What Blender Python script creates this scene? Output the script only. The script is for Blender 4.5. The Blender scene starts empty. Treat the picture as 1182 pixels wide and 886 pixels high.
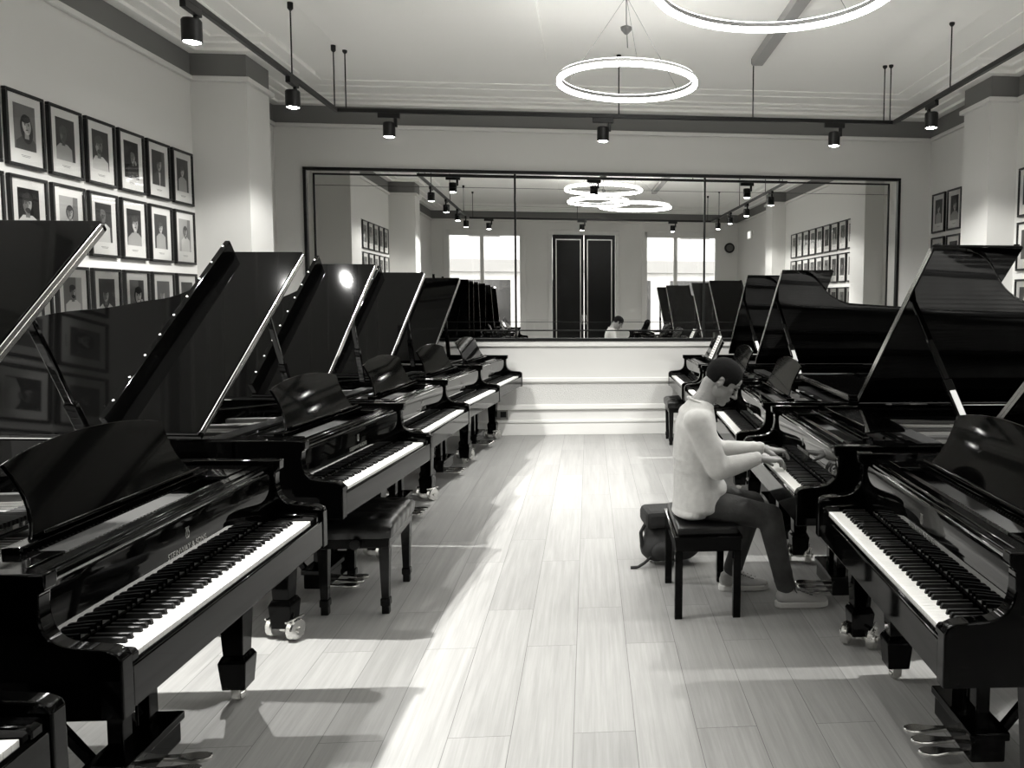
import bpy, bmesh, math, random
from mathutils import Vector, Matrix, Euler
random.seed(7)
PI = math.pi
R = math.radians
scn = bpy.context.scene
COL = scn.collection

# ------------------------------------------------------------------ materials
TINT = (1.0, 0.992, 0.960)
def grey(v): return (v*TINT[0], v*TINT[1], v*TINT[2], 1.0)
def mat(name, v, rough=0.5, metal=0.0, coat=0.0, coat_rough=0.03, spec=0.5, bump=None, vary=None, emit=None, sheen=0.0):
    m = bpy.data.materials.new(name); m.use_nodes = True
    nt = m.node_tree; b = nt.nodes['Principled BSDF']
    b.inputs['Base Color'].default_value = grey(v)
    b.inputs['Roughness'].default_value = rough
    b.inputs['Metallic'].default_value = metal
    b.inputs['Coat Weight'].default_value = coat
    b.inputs['Coat Roughness'].default_value = coat_rough
    b.inputs['Specular IOR Level'].default_value = spec
    if sheen: b.inputs['Sheen Weight'].default_value = sheen
    if emit:
        b.inputs['Emission Color'].default_value = grey(1.0); b.inputs['Emission Strength'].default_value = emit
    tc = nt.nodes.new('ShaderNodeTexCoord')
    if vary:
        sc, lo, hi = vary
        n = nt.nodes.new('ShaderNodeTexNoise'); n.inputs['Scale'].default_value = sc; n.inputs['Detail'].default_value = 4
        r = nt.nodes.new('ShaderNodeValToRGB')
        r.color_ramp.elements[0].color = grey(lo); r.color_ramp.elements[1].color = grey(hi)
        r.color_ramp.elements[0].position = .3; r.color_ramp.elements[1].position = .7
        nt.links.new(tc.outputs['Object'], n.inputs['Vector']); nt.links.new(n.outputs['Fac'], r.inputs['Fac'])
        nt.links.new(r.outputs['Color'], b.inputs['Base Color'])
    if bump:
        sc, st = bump
        n = nt.nodes.new('ShaderNodeTexNoise'); n.inputs['Scale'].default_value = sc; n.inputs['Detail'].default_value = 3
        bp = nt.nodes.new('ShaderNodeBump'); bp.inputs['Strength'].default_value = st; bp.inputs['Distance'].default_value = .01
        nt.links.new(tc.outputs['Object'], n.inputs['Vector']); nt.links.new(n.outputs['Fac'], bp.inputs['Height'])
        nt.links.new(bp.outputs['Normal'], b.inputs['Normal'])
    return m

M = {}
M['lacquer'] = mat('black_piano_lacquer', .0006, .045, spec=.15)
M['lacquer_mirror'] = mat('black_mirror_lacquer', .0008, .03, spec=.5)
M['lacquer_soft'] = mat('black_satin_wood', .002, .25, spec=.3)
M['ivory'] = mat('white_key_plastic', .80, .22, spec=.5)
M['ebony'] = mat('black_key_ebony', .002, .38, spec=.18)
M['brass'] = mat('polished_brass', .70, .22, metal=1.0)
M['brass_dull'] = mat('satin_brass', .30, .32, metal=1.0)
M['prop_metal'] = mat('grey_prop_plate', .16, .5)
M['iron'] = mat('gold_painted_iron_plate', .06, .35, metal=.5)
M['soundboard'] = mat('varnished_spruce', .34, .3, vary=(6, .28, .40))
M['steel'] = mat('string_steel', .5, .3, metal=1.0)
M['felt'] = mat('black_felt', .012, .9)
M['rubber'] = mat('pale_bumper', .40, .35)
M['wall'] = mat('grey_wall_paint', .68, .75, bump=(220, .05))
M['band'] = mat('dark_grey_frieze', .17, .8)  # darker grey for the band above the picture rail
M['dado'] = mat('white_dado_paint', .60, .5)
M['anaglypta'] = mat('textured_white_wallpaper', .52, .6, bump=(120, .6))
M['trim'] = mat('white_gloss_trim', .68, .4)
M['ceiling'] = mat('white_ceiling_paint', .95, .8)
M['beam'] = mat('grey_ceiling_beam', .34, .7)
M['black_metal'] = mat('black_powder_coat', .005, .4, spec=.3)
M['frame'] = mat('black_frame_wood', .006, .35, spec=.3)
M['mount'] = mat('white_picture_mount', .74, .7)
M['door'] = mat('black_door_paint', .004, .3, spec=.2)
M['gold_line'] = mat('gilt_door_beading', .55, .3, metal=1.0)
M['leather'] = mat('black_leather', .003, .30, spec=.45, bump=(90, .10))
M['nylon'] = mat('black_nylon', .006, .7, bump=(300, .4))
M['skin'] = mat('skin', .23, .5, vary=(30, .21, .25))
M['hair'] = mat('short_dark_hair', .006, .8, spec=.12, bump=(260, .6))
M['wool'] = mat('pale_wool_knit', .52, .95, bump=(300, .35), sheen=.2, vary=(30, .47, .54))
M['denim'] = mat('dark_denim', .05, .85, bump=(16, .9), vary=(7, .014, .052))
M['suede'] = mat('pale_grey_suede', .34, .8, bump=(200, .2))
M['sole'] = mat('pale_rubber_sole', .46, .7)
M['lace'] = mat('dark_laces', .03, .8)
M['paper'] = mat('white_paper', .82, .7)
M['ink'] = mat('black_ink', .01, .7)
M['lamp_lens'] = mat('lit_lamp_lens', .9, .4, emit=30)
M['led'] = mat('lit_led_diffuser', .9, .5, emit=14)
M['ceiling_fill'] = mat('added_ceiling_fill', .9, .5, emit=7)  # emission for the added strips that brighten the ceiling
M['led_housing'] = mat('grey_ring_housing', .10, .4)
M['wire'] = mat('thin_steel_wire', .3, .4, metal=1.0)
M['exit'] = mat('lit_exit_sign_panel', .9, .5, emit=.5)
M['tarmac'] = mat('street_tarmac', .22, .9, vary=(3, .18, .26))
M['stone'] = mat('pale_building_stone', .66, .8, vary=(2, .6, .7))
M['dark_glass'] = mat('dark_shop_glass', .05, .1)
M['car'] = mat('dark_car_paint', .01, .12, coat=.6)
M['tyre'] = mat('tyre_rubber', .01, .8)
P = [mat('print_tone_%s' % n, v, .6) for n, v in (('black', .008), ('charcoal', .035), ('dim', .07), ('mid', .17), ('light', .38), ('pale', .60))]

def mirror_mat():
    m = bpy.data.materials.new('silvered_mirror'); m.use_nodes = True
    b = m.node_tree.nodes['Principled BSDF']
    b.inputs['Base Color'].default_value = (.86, .86, .85, 1); b.inputs['Metallic'].default_value = 1; b.inputs['Roughness'].default_value = 0.0
    return m
M['mirror'] = mirror_mat()
def pane_mat(name, refl):
    m = bpy.data.materials.new(name); m.use_nodes = True
    nt = m.node_tree; nt.nodes.clear()
    out = nt.nodes.new('ShaderNodeOutputMaterial'); mix = nt.nodes.new('ShaderNodeMixShader')
    fr = nt.nodes.new('ShaderNodeFresnel'); fr.inputs['IOR'].default_value = refl
    tr = nt.nodes.new('ShaderNodeBsdfTransparent'); gl = nt.nodes.new('ShaderNodeBsdfGlossy'); gl.inputs['Roughness'].default_value = .01
    nt.links.new(fr.outputs[0], mix.inputs[0]); nt.links.new(tr.outputs[0], mix.inputs[1]); nt.links.new(gl.outputs[0], mix.inputs[2])
    nt.links.new(mix.outputs[0], out.inputs[0])
    return m
M['pane'] = pane_mat('picture_glass', 1.4)
M['window_glass'] = pane_mat('window_glass', 1.45)

def floor_mat():
    m = bpy.data.materials.new('oak_plank_floor'); m.use_nodes = True
    nt = m.node_tree; b = nt.nodes['Principled BSDF']; L = nt.links.new
    tc = nt.nodes.new('ShaderNodeTexCoord')
    mp = nt.nodes.new('ShaderNodeMapping'); mp.inputs['Rotation'].default_value = (0, 0, PI/2); mp.inputs['Location'].default_value = (0, .062, 0)
    L(tc.outputs['Object'], mp.inputs['Vector'])
    br = nt.nodes.new('ShaderNodeTexBrick')
    br.inputs['Scale'].default_value = 1.0; br.inputs['Brick Width'].default_value = 1.25; br.inputs['Row Height'].default_value = .236
    br.inputs['Mortar Size'].default_value = .0014; br.inputs['Mortar Smooth'].default_value = .3; br.offset = .37
    br.inputs['Color1'].default_value = grey(.0); br.inputs['Color2'].default_value = grey(1.0); br.inputs['Mortar'].default_value = grey(.5)
    br.inputs['Bias'].default_value = 0.0
    L(mp.outputs['Vector'], br.inputs['Vector'])
    # grain stretched along the planks
    gm = nt.nodes.new('ShaderNodeMapping'); gm.inputs['Scale'].default_value = (52, 1.7, 1)
    L(tc.outputs['Object'], gm.inputs['Vector'])
    off = nt.nodes.new('ShaderNodeVectorMath'); off.operation = 'ADD'
    sc = nt.nodes.new('ShaderNodeVectorMath'); sc.operation = 'SCALE'; sc.inputs['Scale'].default_value = 17.0
    L(br.outputs['Color'], sc.inputs[0]); L(gm.outputs['Vector'], off.inputs[0]); L(sc.outputs[0], off.inputs[1])
    n1 = nt.nodes.new('ShaderNodeTexNoise'); n1.inputs['Scale'].default_value = 1.0; n1.inputs['Detail'].default_value = 6; n1.inputs['Roughness'].default_value = .65; n1.inputs['Distortion'].default_value = .35
    L(off.outputs[0], n1.inputs['Vector'])
    n2 = nt.nodes.new('ShaderNodeTexNoise'); n2.inputs['Scale'].default_value = 1.1; n2.inputs['Detail'].default_value = 3
    L(tc.outputs['Object'], n2.inputs['Vector'])
    ramp = nt.nodes.new('ShaderNodeValToRGB'); e = ramp.color_ramp.elements
    e[0].position = .30; e[0].color = grey(.195); e[1].position = .68; e[1].color = grey(.275)
    L(n1.outputs['Fac'], ramp.inputs['Fac'])
    r2 = nt.nodes.new('ShaderNodeValToRGB'); f = r2.color_ramp.elements
    f[0].position = .0; f[0].color = (.90, .90, .90, 1); f[1].position = 1; f[1].color = (1.06, 1.06, 1.06, 1)
    L(br.outputs['Color'], r2.inputs['Fac'])
    mx = nt.nodes.new('ShaderNodeMix'); mx.data_type = 'RGBA'; mx.blend_type = 'MULTIPLY'; mx.inputs['Factor'].default_value = 1
    L(ramp.outputs['Color'], mx.inputs[6]); L(r2.outputs['Color'], mx.inputs[7])
    mm = nt.nodes.new('ShaderNodeMix'); mm.data_type = 'RGBA'
    L(br.outputs['Fac'], mm.inputs['Factor']); L(mx.outputs[2], mm.inputs[6]); mm.inputs[7].default_value = grey(.07)
    L(mm.outputs[2], b.inputs['Base Color'])
    rr = nt.nodes.new('ShaderNodeMapRange'); rr.inputs['To Min'].default_value = .30; rr.inputs['To Max'].default_value = .48
    L(n1.outputs['Fac'], rr.inputs['Value']); L(rr.outputs[0], b.inputs['Roughness'])
    bp = nt.nodes.new('ShaderNodeBump'); bp.inputs['Strength'].default_value = .12; bp.inputs['Distance'].default_value = .004
    L(n1.outputs['Fac'], bp.inputs['Height']); L(bp.outputs['Normal'], b.inputs['Normal'])
    return m
M['floor'] = floor_mat()

# ------------------------------------------------------------------ mesh building
class MB:
    def __init__(s): s.bm = bmesh.new()
    def box(s, x0, x1, y0, y1, z0, z1, mi=0, bev=0):
        b2 = bmesh.new()
        bmesh.ops.create_cube(b2, size=1, matrix=Matrix.Translation(((x0+x1)/2, (y0+y1)/2, (z0+z1)/2)) @ Matrix.Diagonal((abs(x1-x0), abs(y1-y0), abs(z1-z0), 1)))
        if bev: bmesh.ops.bevel(b2, geom=b2.edges[:], offset=bev, segments=2, affect='EDGES', profile=.5)
        return s.merge(b2, mi)
    def merge(s, b2, mi=0, mtx=None):
        if mtx is not None: bmesh.ops.transform(b2, matrix=mtx, verts=b2.verts)
        for f in b2.faces: f.material_index = mi
        me = bpy.data.meshes.new('tmp'); b2.to_mesh(me); b2.free(); s.bm.from_mesh(me); bpy.data.meshes.remove(me)
        return s
    def prism(s, poly, a, b, axis='x', mi=0, bev=0):
        """poly in the two other axes (cyclic order kept), extruded from a to b along axis"""
        b2 = bmesh.new()
        def v(p, t): return {'x': (t, p[0], p[1]), 'y': (p[0], t, p[1]), 'z': (p[0], p[1], t)}[axis]
        va = [b2.verts.new(v(p, a)) for p in poly]; vb = [b2.verts.new(v(p, b)) for p in poly]
        b2.faces.new(va); b2.faces.new(vb[::-1]); n = len(poly)
        for i in range(n): b2.faces.new((va[i], vb[i], vb[(i+1) % n], va[(i+1) % n]))
        bmesh.ops.recalc_face_normals(b2, faces=b2.faces)
        if bev:
            es = [e for e in b2.edges if len(e.link_faces) == 2 and e.calc_face_angle(0) > R(35)]
            bmesh.ops.bevel(b2, geom=es, offset=bev, segments=2, affect='EDGES', profile=.5)
        return s.merge(b2, mi)
    def cyl(s, p0, p1, r0, r1=None, n=20, mi=0):
        r1 = r0 if r1 is None else r1
        p0, p1 = Vector(p0), Vector(p1); d = p1-p0
        b2 = bmesh.new(); bmesh.ops.create_cone(b2, cap_ends=True, segments=n, radius1=r0, radius2=max(r1, 1e-5), depth=d.length)
        q = Vector((0, 0, 1)).rotation_difference(d.normalized())
        return s.merge(b2, mi, Matrix.Translation((p0+p1)/2) @ q.to_matrix().to_4x4())
    def bar(s, p0, p1, w, h, mi=0, up=(0, 0, 1), bev=0):
        p0, p1 = Vector(p0), Vector(p1); d = (p1-p0); L = d.length; d.normalize()
        sd = d.cross(Vector(up))
        if sd.length < 1e-4: sd = d.cross(Vector((1, 0, 0)))
        sd.normalize(); u = sd.cross(d)
        m = Matrix((sd, d, u)).transposed().to_4x4(); m.translation = (p0+p1)/2
        b2 = bmesh.new(); bmesh.ops.create_cube(b2, size=1, matrix=Matrix.Diagonal((w, L, h, 1)))
        if bev: bmesh.ops.bevel(b2, geom=b2.edges[:], offset=bev, segments=2, affect='EDGES', profile=.5)
        return s.merge(b2, mi, m)
    def sph(s, c, r, sub=2, mi=0, rot=None):
        r = (r, r, r) if isinstance(r, (int, float)) else r
        b2 = bmesh.new(); bmesh.ops.create_icosphere(b2, subdivisions=sub, radius=1)
        m = Matrix.Translation(c) @ (rot.to_4x4() if rot is not None else Matrix.Identity(4)) @ Matrix.Diagonal((*r, 1))
        return s.merge(b2, mi, m)
    def lathe(s, prof, c=(0, 0, 0), n=24, mi=0, axis='z'):
        b2 = bmesh.new(); rings = []
        for r, z in prof:
            rings.append([b2.verts.new((max(r, 1e-4)*math.cos(2*PI*i/n), max(r, 1e-4)*math.sin(2*PI*i/n), z)) for i in range(n)])
        for a, b in zip(rings, rings[1:]):
            for i in range(n): b2.faces.new((a[i], a[(i+1) % n], b[(i+1) % n], b[i]))
        b2.faces.new(rings[0][::-1]); b2.faces.new(rings[-1])
        bmesh.ops.recalc_face_normals(b2, faces=b2.faces)
        m = {'z': Matrix.Identity(4), 'x': Matrix.Rotation(PI/2, 4, 'Y'), 'y': Matrix.Rotation(-PI/2, 4, 'X')}[axis]
        return s.merge(b2, mi, Matrix.Translation(c) @ m)
    def tube(s, pts, r, n=8, mi=0):
        for a, b in zip(pts, pts[1:]): s.cyl(a, b, r, r, n, mi)
        for p in pts[1:-1]: s.sph(p, r, 1, mi)
        return s
    def quad(s, pts, mi=0):
        f = s.bm.faces.new([s.bm.verts.new(p) for p in pts]); f.material_index = mi; return s
    def chain(s, pts, sub=2, step=.35):
        """union-ready chain of spheres: pts = [((x,y,z), r or (rx,ry,rz)), ...]"""
        for (a, ra), (b, rb) in zip(pts, pts[1:]):
            a, b = Vector(a), Vector(b)
            ra3 = Vector((ra,)*3 if isinstance(ra, (int, float)) else ra); rb3 = Vector((rb,)*3 if isinstance(rb, (int, float)) else rb)
            n = max(2, int((b-a).length/(min(min(ra3), min(rb3))*step))+1)
            for i in range(n+1):
                t = i/n; s.sph(a.lerp(b, t), tuple(ra3.lerp(rb3, t)), sub)
        return s
    def mesh(s, name, mats, smooth=20):
        me = bpy.data.meshes.new(name); s.bm.to_mesh(me); s.bm.free()
        for m in (mats if isinstance(mats, (list, tuple)) else [mats]): me.materials.append(m)
        if smooth:
            smooth = min(smooth, 20) if smooth <= 40 else smooth
            for p in me.polygons: p.use_smooth = True
            me.set_sharp_from_angle(angle=R(smooth))
        return me

def remeshed(mb, name, mats, voxel, smooth_it=4, factor=.5):
    me = mb.mesh(name, mats, 0); o = bpy.data.objects.new('tmp', me); COL.objects.link(o)
    md = o.modifiers.new('r', 'REMESH'); md.mode = 'VOXEL'; md.voxel_size = voxel; md.use_smooth_shade = True
    sm = o.modifiers.new('s', 'SMOOTH'); sm.iterations = smooth_it; sm.factor = factor
    dg = bpy.context.evaluated_depsgraph_get(); dg.update()
    out = bpy.data.meshes.new_from_object(o.evaluated_get(dg)); out.name = name
    bpy.data.objects.remove(o); bpy.data.meshes.remove(me)
    if not out.materials:
        for m in (mats if isinstance(mats, (list, tuple)) else [mats]): out.materials.append(m)
    for p in out.polygons: p.use_smooth = True
    return out

def ob(name, me, parent=None, loc=None, rot=None):
    o = bpy.data.objects.new(name, me); COL.objects.link(o)
    if parent: o.parent = parent
    if loc: o.location = loc
    if rot: o.rotation_euler = rot
    return o
def tag(o, label, cat, group=None, kind=None):
    o['label'] = label; o['category'] = cat
    if group: o['group'] = group
    if kind: o['kind'] = kind
    return o
def thing(name, label, cat, loc=(0, 0, 0), rot=(0, 0, 0), group=None):
    return tag(ob(name, None, None, loc, rot), label, cat, group)
def struct(name, me, label=None, cat=None, loc=None, rot=None, parent=None):
    o = ob(name, me, parent, loc, rot)
    if not parent: o['kind'] = 'structure'
    if label: o['label'] = label
    if cat: o['category'] = cat
    return o
CACHE = {}
def cached(key, fn):
    if key not in CACHE: CACHE[key] = fn()
    return CACHE[key]

# ------------------------------------------------------------------ camera (solved from the photograph)
F_PX, CX, CY = 927.33, 756.17, 414.26
YAW, PITCH, ROLL, CAMZ = R(-4.7036), R(4.247), R(.2391), 1.6492
fw = Vector((-math.sin(YAW)*math.cos(PITCH), math.cos(YAW)*math.cos(PITCH), -math.sin(PITCH)))
r0 = Vector((math.cos(YAW), math.sin(YAW), 0)); u0 = r0.cross(fw)
rt = r0*math.cos(ROLL)+u0*math.sin(ROLL); up = -r0*math.sin(ROLL)+u0*math.cos(ROLL)
cd = bpy.data.cameras.new('camera'); cam = bpy.data.objects.new('camera', cd); COL.objects.link(cam)
mw = Matrix((rt, up, -fw)).transposed().to_4x4(); mw.translation = (0, 0, CAMZ); cam.matrix_world = mw
cd.sensor_fit = 'HORIZONTAL'; cd.sensor_width = 36; cd.lens = F_PX/1182*36
cd.shift_x = (591-CX)/1182; cd.shift_y = (CY-443)/1182; cd.clip_start = .05
scn.camera = cam

# ------------------------------------------------------------------ room shell
XL, XR, YB, YF = -3.608, 4.243, 9.775, -1.35
ZR, ZC = 3.64, 3.95
BACK_ROT = (0, 0, R(.9))
struct('floor', MB().box(XL-.3, XR+.3, YF-.15, YB+.35, -.06, 0).mesh('floor', M['floor']), 'pale oak plank floor', 'floor')

DADO = [(.0, .15, .022, 'trim'), (.15, .185, .034, 'trim'), (.185, .31, .006, 'dado'), (.31, .374, .03, 'trim'), (.374, .645, .004, 'anaglypta'), (.645, .70, .035, 'trim')]
def wall_mesh(name, x0, x1, holes=()):
    """a wall in its own frame: runs along x, its face is the plane y=0 and looks to -y"""
    b = MB()
    mats = [M['wall'], M['dado'], M['band']]
    xs = sorted({x0, x1, *[h[0] for h in holes], *[h[1] for h in holes]})
    zs0 = sorted({0, 1.13, 3.62, ZC+.1, *[h[2] for h in holes], *[h[3] for h in holes]})
    for xa, xb in zip(xs, xs[1:]):
        for za, zb in zip(zs0, zs0[1:]):
            xm, zm = (xa+xb)/2, (za+zb)/2
            if any(h[0] < xm < h[1] and h[2] < zm < h[3] for h in holes): continue
            b.box(xa, xb, 0, .18, za, zb, 1 if zm < 1.13 else (2 if zm > 3.62 else 0))
    return b.mesh(name, mats, 0)
def run_profile(b, x0, x1, zs, d, mi=0): b.box(x0, x1, -d, 0.001, zs[0], zs[1], mi)
def dado_meshes(x0, x1):
    base = MB(); base.box(x0, x1, -.022, 0.002, 0, .15, bev=.004); base.box(x0, x1, -.034, 0.002, .15, .187, bev=.008)
    mid = MB(); mid.box(x0, x1, -.030, 0.002, .31, .374, bev=.010)
    paper = MB(); paper.box(x0, x1, -.005, 0.002, .374, .65)
    ch = MB(); ch.box(x0, x1, -.036, 0.002, .645, .70, bev=.012); ch.box(x0, x1, -.018, 0.002, .63, .66, bev=.006)
    rail = MB(); rail.box(x0, x1, -.040, 0.002, ZR-.035, ZR+.012, bev=.012)
    return base, mid, paper, ch, rail
def dress(side, x0, x1, loc, rotz, n):
    base, mid, paper, ch, rail = dado_meshes(x0, x1)
    struct('baseboard_%s' % side, base.mesh('baseboard', M['trim']), 'white skirting board', 'baseboard', loc, (0, 0, rotz))
    struct('trim_%d' % n, mid.mesh('moulding', M['trim']), 'white moulding above the skirting', 'trim', loc, (0, 0, rotz))
    struct('trim_%d' % (n+1), ch.mesh('dado_rail', M['trim']), 'white dado rail', 'trim', loc, (0, 0, rotz))
    struct('trim_%d' % (n+2), rail.mesh('picture_rail', M['trim']), 'white picture rail', 'trim', loc, (0, 0, rotz))
    struct('trim_%d' % (n+3), paper.mesh('textured_paper', M['anaglypta']), 'textured paper below the dado rail', 'trim', loc, (0, 0, rotz))
struct('wall_back', wall_mesh('wall_back', XL-.2, XR+.2), 'grey back wall with white dado', 'wall', (0, YB, 0), BACK_ROT)
dress('back', XL-.1, XR+.1, (0, YB, 0), BACK_ROT[2], 1)
# left wall: face looks to +x ; local x -> world +y
struct('wall_left', wall_mesh('wall_left', YF-.15, YB+.2), 'grey left wall', 'wall', (XL, 0, 0), (0, 0, PI/2))
dress('left', YF, YB, (XL, 0, 0), PI/2, 5)
struct('wall_right', wall_mesh('wall_right', -YB-.3, -YF+.15), 'grey right wall', 'wall', (XR, 0, 0), (0, 0, -PI/2))
dress('right', -YB, -YF, (XR, 0, 0), -PI/2, 9)
# rear wall behind the camera (seen in the mirror); local x -> world -x
DOOR = (-1.03, .59, 0.0, 3.30)            # local x range of the opening (world -x)
WIN = [(1.36, 3.22, .55, 3.30), (-3.70, -1.80, .55, 3.30)]
struct('wall_front', wall_mesh('wall_front', -XR-.15, -XL+.15, [DOOR]+WIN), 'grey wall with door and two windows', 'wall', (0, YF, 0), (0, 0, PI))
def rear_trim():
    b = MB()
    for x0, x1 in ((-XR, -3.78), (-1.72, -1.12), (.68, 1.28), (3.30, -XL)):
        b.box(x0, x1, -.034, .002, 0, .187, bev=.006); b.box(x0, x1, -.036, .002, .645, .70, bev=.01)
    return b.mesh('baseboard_front', M['trim'])
struct('baseboard_front', rear_trim(), 'white skirting and dado rail of the window wall', 'baseboard', (0, YF, 0), (0, 0, PI))
struct('trim_13', MB().box(-XR, -XL, -.04, .002, ZR-.035, ZR+.012, bev=.012).mesh('picture_rail', M['trim']), 'white picture rail on the window wall', 'trim', (0, YF, 0), (0, 0, PI))

# columns against the side walls
def column(name, x0, x1, y0, y1, label):
    b = MB()
    b.box(x0, x1, y0, y1, 0, 1.13, 1); b.box(x0, x1, y0, y1, 1.13, 3.62, 0); b.box(x0, x1, y0, y1, 3.62, ZC+.05, 2)
    o = struct(name, b.mesh(name, [M['wall'], M['dado'], M['band']], 0), label, 'wall')
    t = MB()
    for d, z0, z1 in ((.04, ZR-.035, ZR+.012), (.036, .645, .70), (.034, 0, .187), (.03, .31, .374)):
        t.box(x0-(d if x0 > 0 else -.01), x1+(d if x0 < 0 else -.01), y0-d, y1+d, z0, z1, bev=.008)
    struct('trim', t.mesh('column_mouldings', M['trim']), None, None, parent=o)
column('wall_column_1', XL, -3.116, 7.786, 8.311, 'grey column in front of the left wall near the mirror')
column('wall_column_2', 3.962, XR, 7.798, 8.375, 'grey column in front of the right wall near the mirror')
column('wall_column_3', XL, -3.116, 3.08, 3.60, 'grey column in front of the left wall by the camera')
column('wall_column_4', 3.962, XR, 2.70, 3.24, 'grey column in front of the right wall by the camera')

# ceiling with stepped cornice, two shallow panels and a narrow beam
struct('ceiling', MB().box(XL-.2, XR+.2, YF-.15, YB+.3, ZC, ZC+.12).mesh('ceiling', M['ceiling'], 0), 'white plaster ceiling', 'ceiling')
def cornice():
    b = MB()
    for d, z in ((.10, 3.855), (.22, 3.885), (.34, 3.905), (.62, 3.925), (.80, 3.938)):
        zt = ZC+.005
        b.box(XL-.05, XR+.05, YB-d-.06, YB+.2, z, zt, bev=.006); b.box(XL-.05, XR+.05, YF-.1, YF+d, z+.0006, zt, bev=.006)
        b.box(XL-.05, XL+d, YF, YB, z+.0012, zt, bev=.006); b.box(XR-d, XR+.05, YF, YB, z+.0018, zt, bev=.006)
    for x0, x1, y0, y1 in ((XL-.03, -3.116, 7.786, 8.311), (3.962, XR+.03, 7.798, 8.375), (XL-.03, -3.116, 3.08, 3.6), (3.962, XR+.03, 2.7, 3.24)):
        for d, z in ((.10, 3.855), (.22, 3.885), (.34, 3.905)):
            b.box(x0-(d if x0 > 0 else 0), x1+(d if x0 < 0 else 0), y0-d, y1+d, z+.0024, ZC+.004, bev=.006)
    return b.mesh('cornice', M['ceiling'], 0)
struct('trim_14', cornice(), 'white stepped plaster cornice', 'trim')
struct('trim_15', MB().box(-2.27, -.40, 1.9, 8.05, ZC-.03, ZC+.01, bev=.008).mesh('ceiling_panel', M['ceiling'], 0), 'shallow plaster ceiling panel on the left', 'trim')
struct('trim_16', MB().box(1.66, 3.13, 1.9, 7.83, ZC-.03, ZC+.01, bev=.008).mesh('ceiling_panel', M['ceiling'], 0), 'shallow plaster ceiling panel on the right', 'trim')
struct('trim_17', MB().box(1.55, 1.655, 2.4, 7.75, ZC-.075, ZC+.01, bev=.004).mesh('ceiling_beam', M['beam'], 0), 'narrow grey beam along the ceiling', 'trim')

# ------------------------------------------------------------------ the mirror on the back wall
X1, X2, XS1, XS2, Z0, Z1 = -3.2665, 3.8315, -.8732, 1.4012, 1.1782, 3.1564
mr = thing('wall_mirror', 'wide black-framed three-panel mirror on the back wall', 'mirror', (0, YB, 0), BACK_ROT)
b = MB(); w = .035
b.box(X1-.02, X2+.02, -.045, -.002, Z0-w, Z0, bev=.004); b.box(X1-.02, X2+.02, -.045, -.002, Z1-w, Z1, bev=.004)
b.box(X1-.02, X1+.015, -.045, -.002, Z0, Z1-w, bev=.004); b.box(X2-.015, X2+.02, -.045, -.002, Z0, Z1-w, bev=.004)
ob('mirror_frame', b.mesh('mirror_frame', M['black_metal']), mr)
for xa, xb in ((X1+.015, XS1-.006), (XS1+.006, XS2-.006), (XS2+.006, X2-.015)):
    ob('mirror_panel', MB().box(xa, xb, -.012, -.003, Z0, Z1-w).mesh('mirror_panel', M['mirror'], 0), mr)
for x in (XS1, XS2):
    ob('mullion', MB().box(x-.012, x+.012, -.026, -.003, Z0, Z1-w, bev=.003).mesh('mullion', M['black_metal']), mr)
b = MB(); i = .085
b.box(X1+i, X2-i-.03, -.022, -.011, Z1-.085, Z1-.066); b.box(X1+i, X1+i+.02, -.022, -.011, Z0+.0, Z1-.067)
b.box(X2-i-.05, X2-i-.03, -.022, -.011, Z0+.0, Z1-.067); b.box(X1+i, X2-i-.03, -.022, -.011, Z0+.085, Z0+.10)
b.box(X1+i, X2-i-.03, -.015, -.011, Z0+.192, Z0+.197); b.box(X1+i, X2-i-.03, -.015, -.011, Z1-.205, Z1-.201)
ob('inner_border', b.mesh('inner_border', M['black_metal']), mr)
struct('trim_18', MB().box(X1-.02, X2+.02, -.030, .002, Z0-.10, Z0-w, bev=.006).mesh('mirror_sill', M['trim']), 'white sill below the mirror', 'trim', (0, YB, 0), BACK_ROT)
s = thing('wall_socket', 'dark double wall socket low on the back wall beyond the left pianos', 'socket', (-1.09, YB-.018, .255), (0, 0, R(.9)))
ob('back_plate', MB().box(-.11, .11, -.012, .008, -.06, .06, bev=.003).mesh('back_plate', M['brass_dull']), s)
for x in (-.055, .055): ob('outlet', MB().box(x-.035, x+.035, -.017, -.011, -.035, .035, bev=.003).mesh('outlet', M['black_metal']), s)

# ------------------------------------------------------------------ rear door, windows, street
d = struct('door_1', None, 'tall black double door between the two windows', 'door', (.22, YF, 0), (0, 0, PI))
struct('door_frame', MB().box(-.91, -.81, -.04, .06, 0, 3.30, bev=.01).box(.81, .91, -.04, .06, 0, 3.30, bev=.01).box(-.91, .91, -.04, .06, 3.30, 3.40, bev=.01).mesh('door_frame', M['trim']), parent=d)
for sgn in (-1, 1):
    leaf = struct('door_leaf', MB().box(.01*sgn, .80*sgn, 0, .05, 0.0, 3.29, bev=.005).mesh('door_leaf', M['door']), parent=d)
    g = MB(); a, c = .09*sgn, .71*sgn
    g.box(a-.012, a+.012, -.014, .001, .25, 3.18); g.box(c-.012, c+.012, -.014, .001, .25, 3.18); g.box(a, c, -.014, .001, 3.156, 3.18); g.box(a, c, -.014, .001, .25, .274)
    struct('door_beading', g.mesh('door_beading', M['gold_line']), parent=leaf)
    struct('door_handle', MB().cyl((.05*sgn, 0, 1.05), (.05*sgn, -.05, 1.05), .01).bar((.05*sgn, -.05, 1.0), (.05*sgn, -.05, 1.25), .02, .02).mesh('door_handle', M['brass']), parent=leaf)
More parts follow.
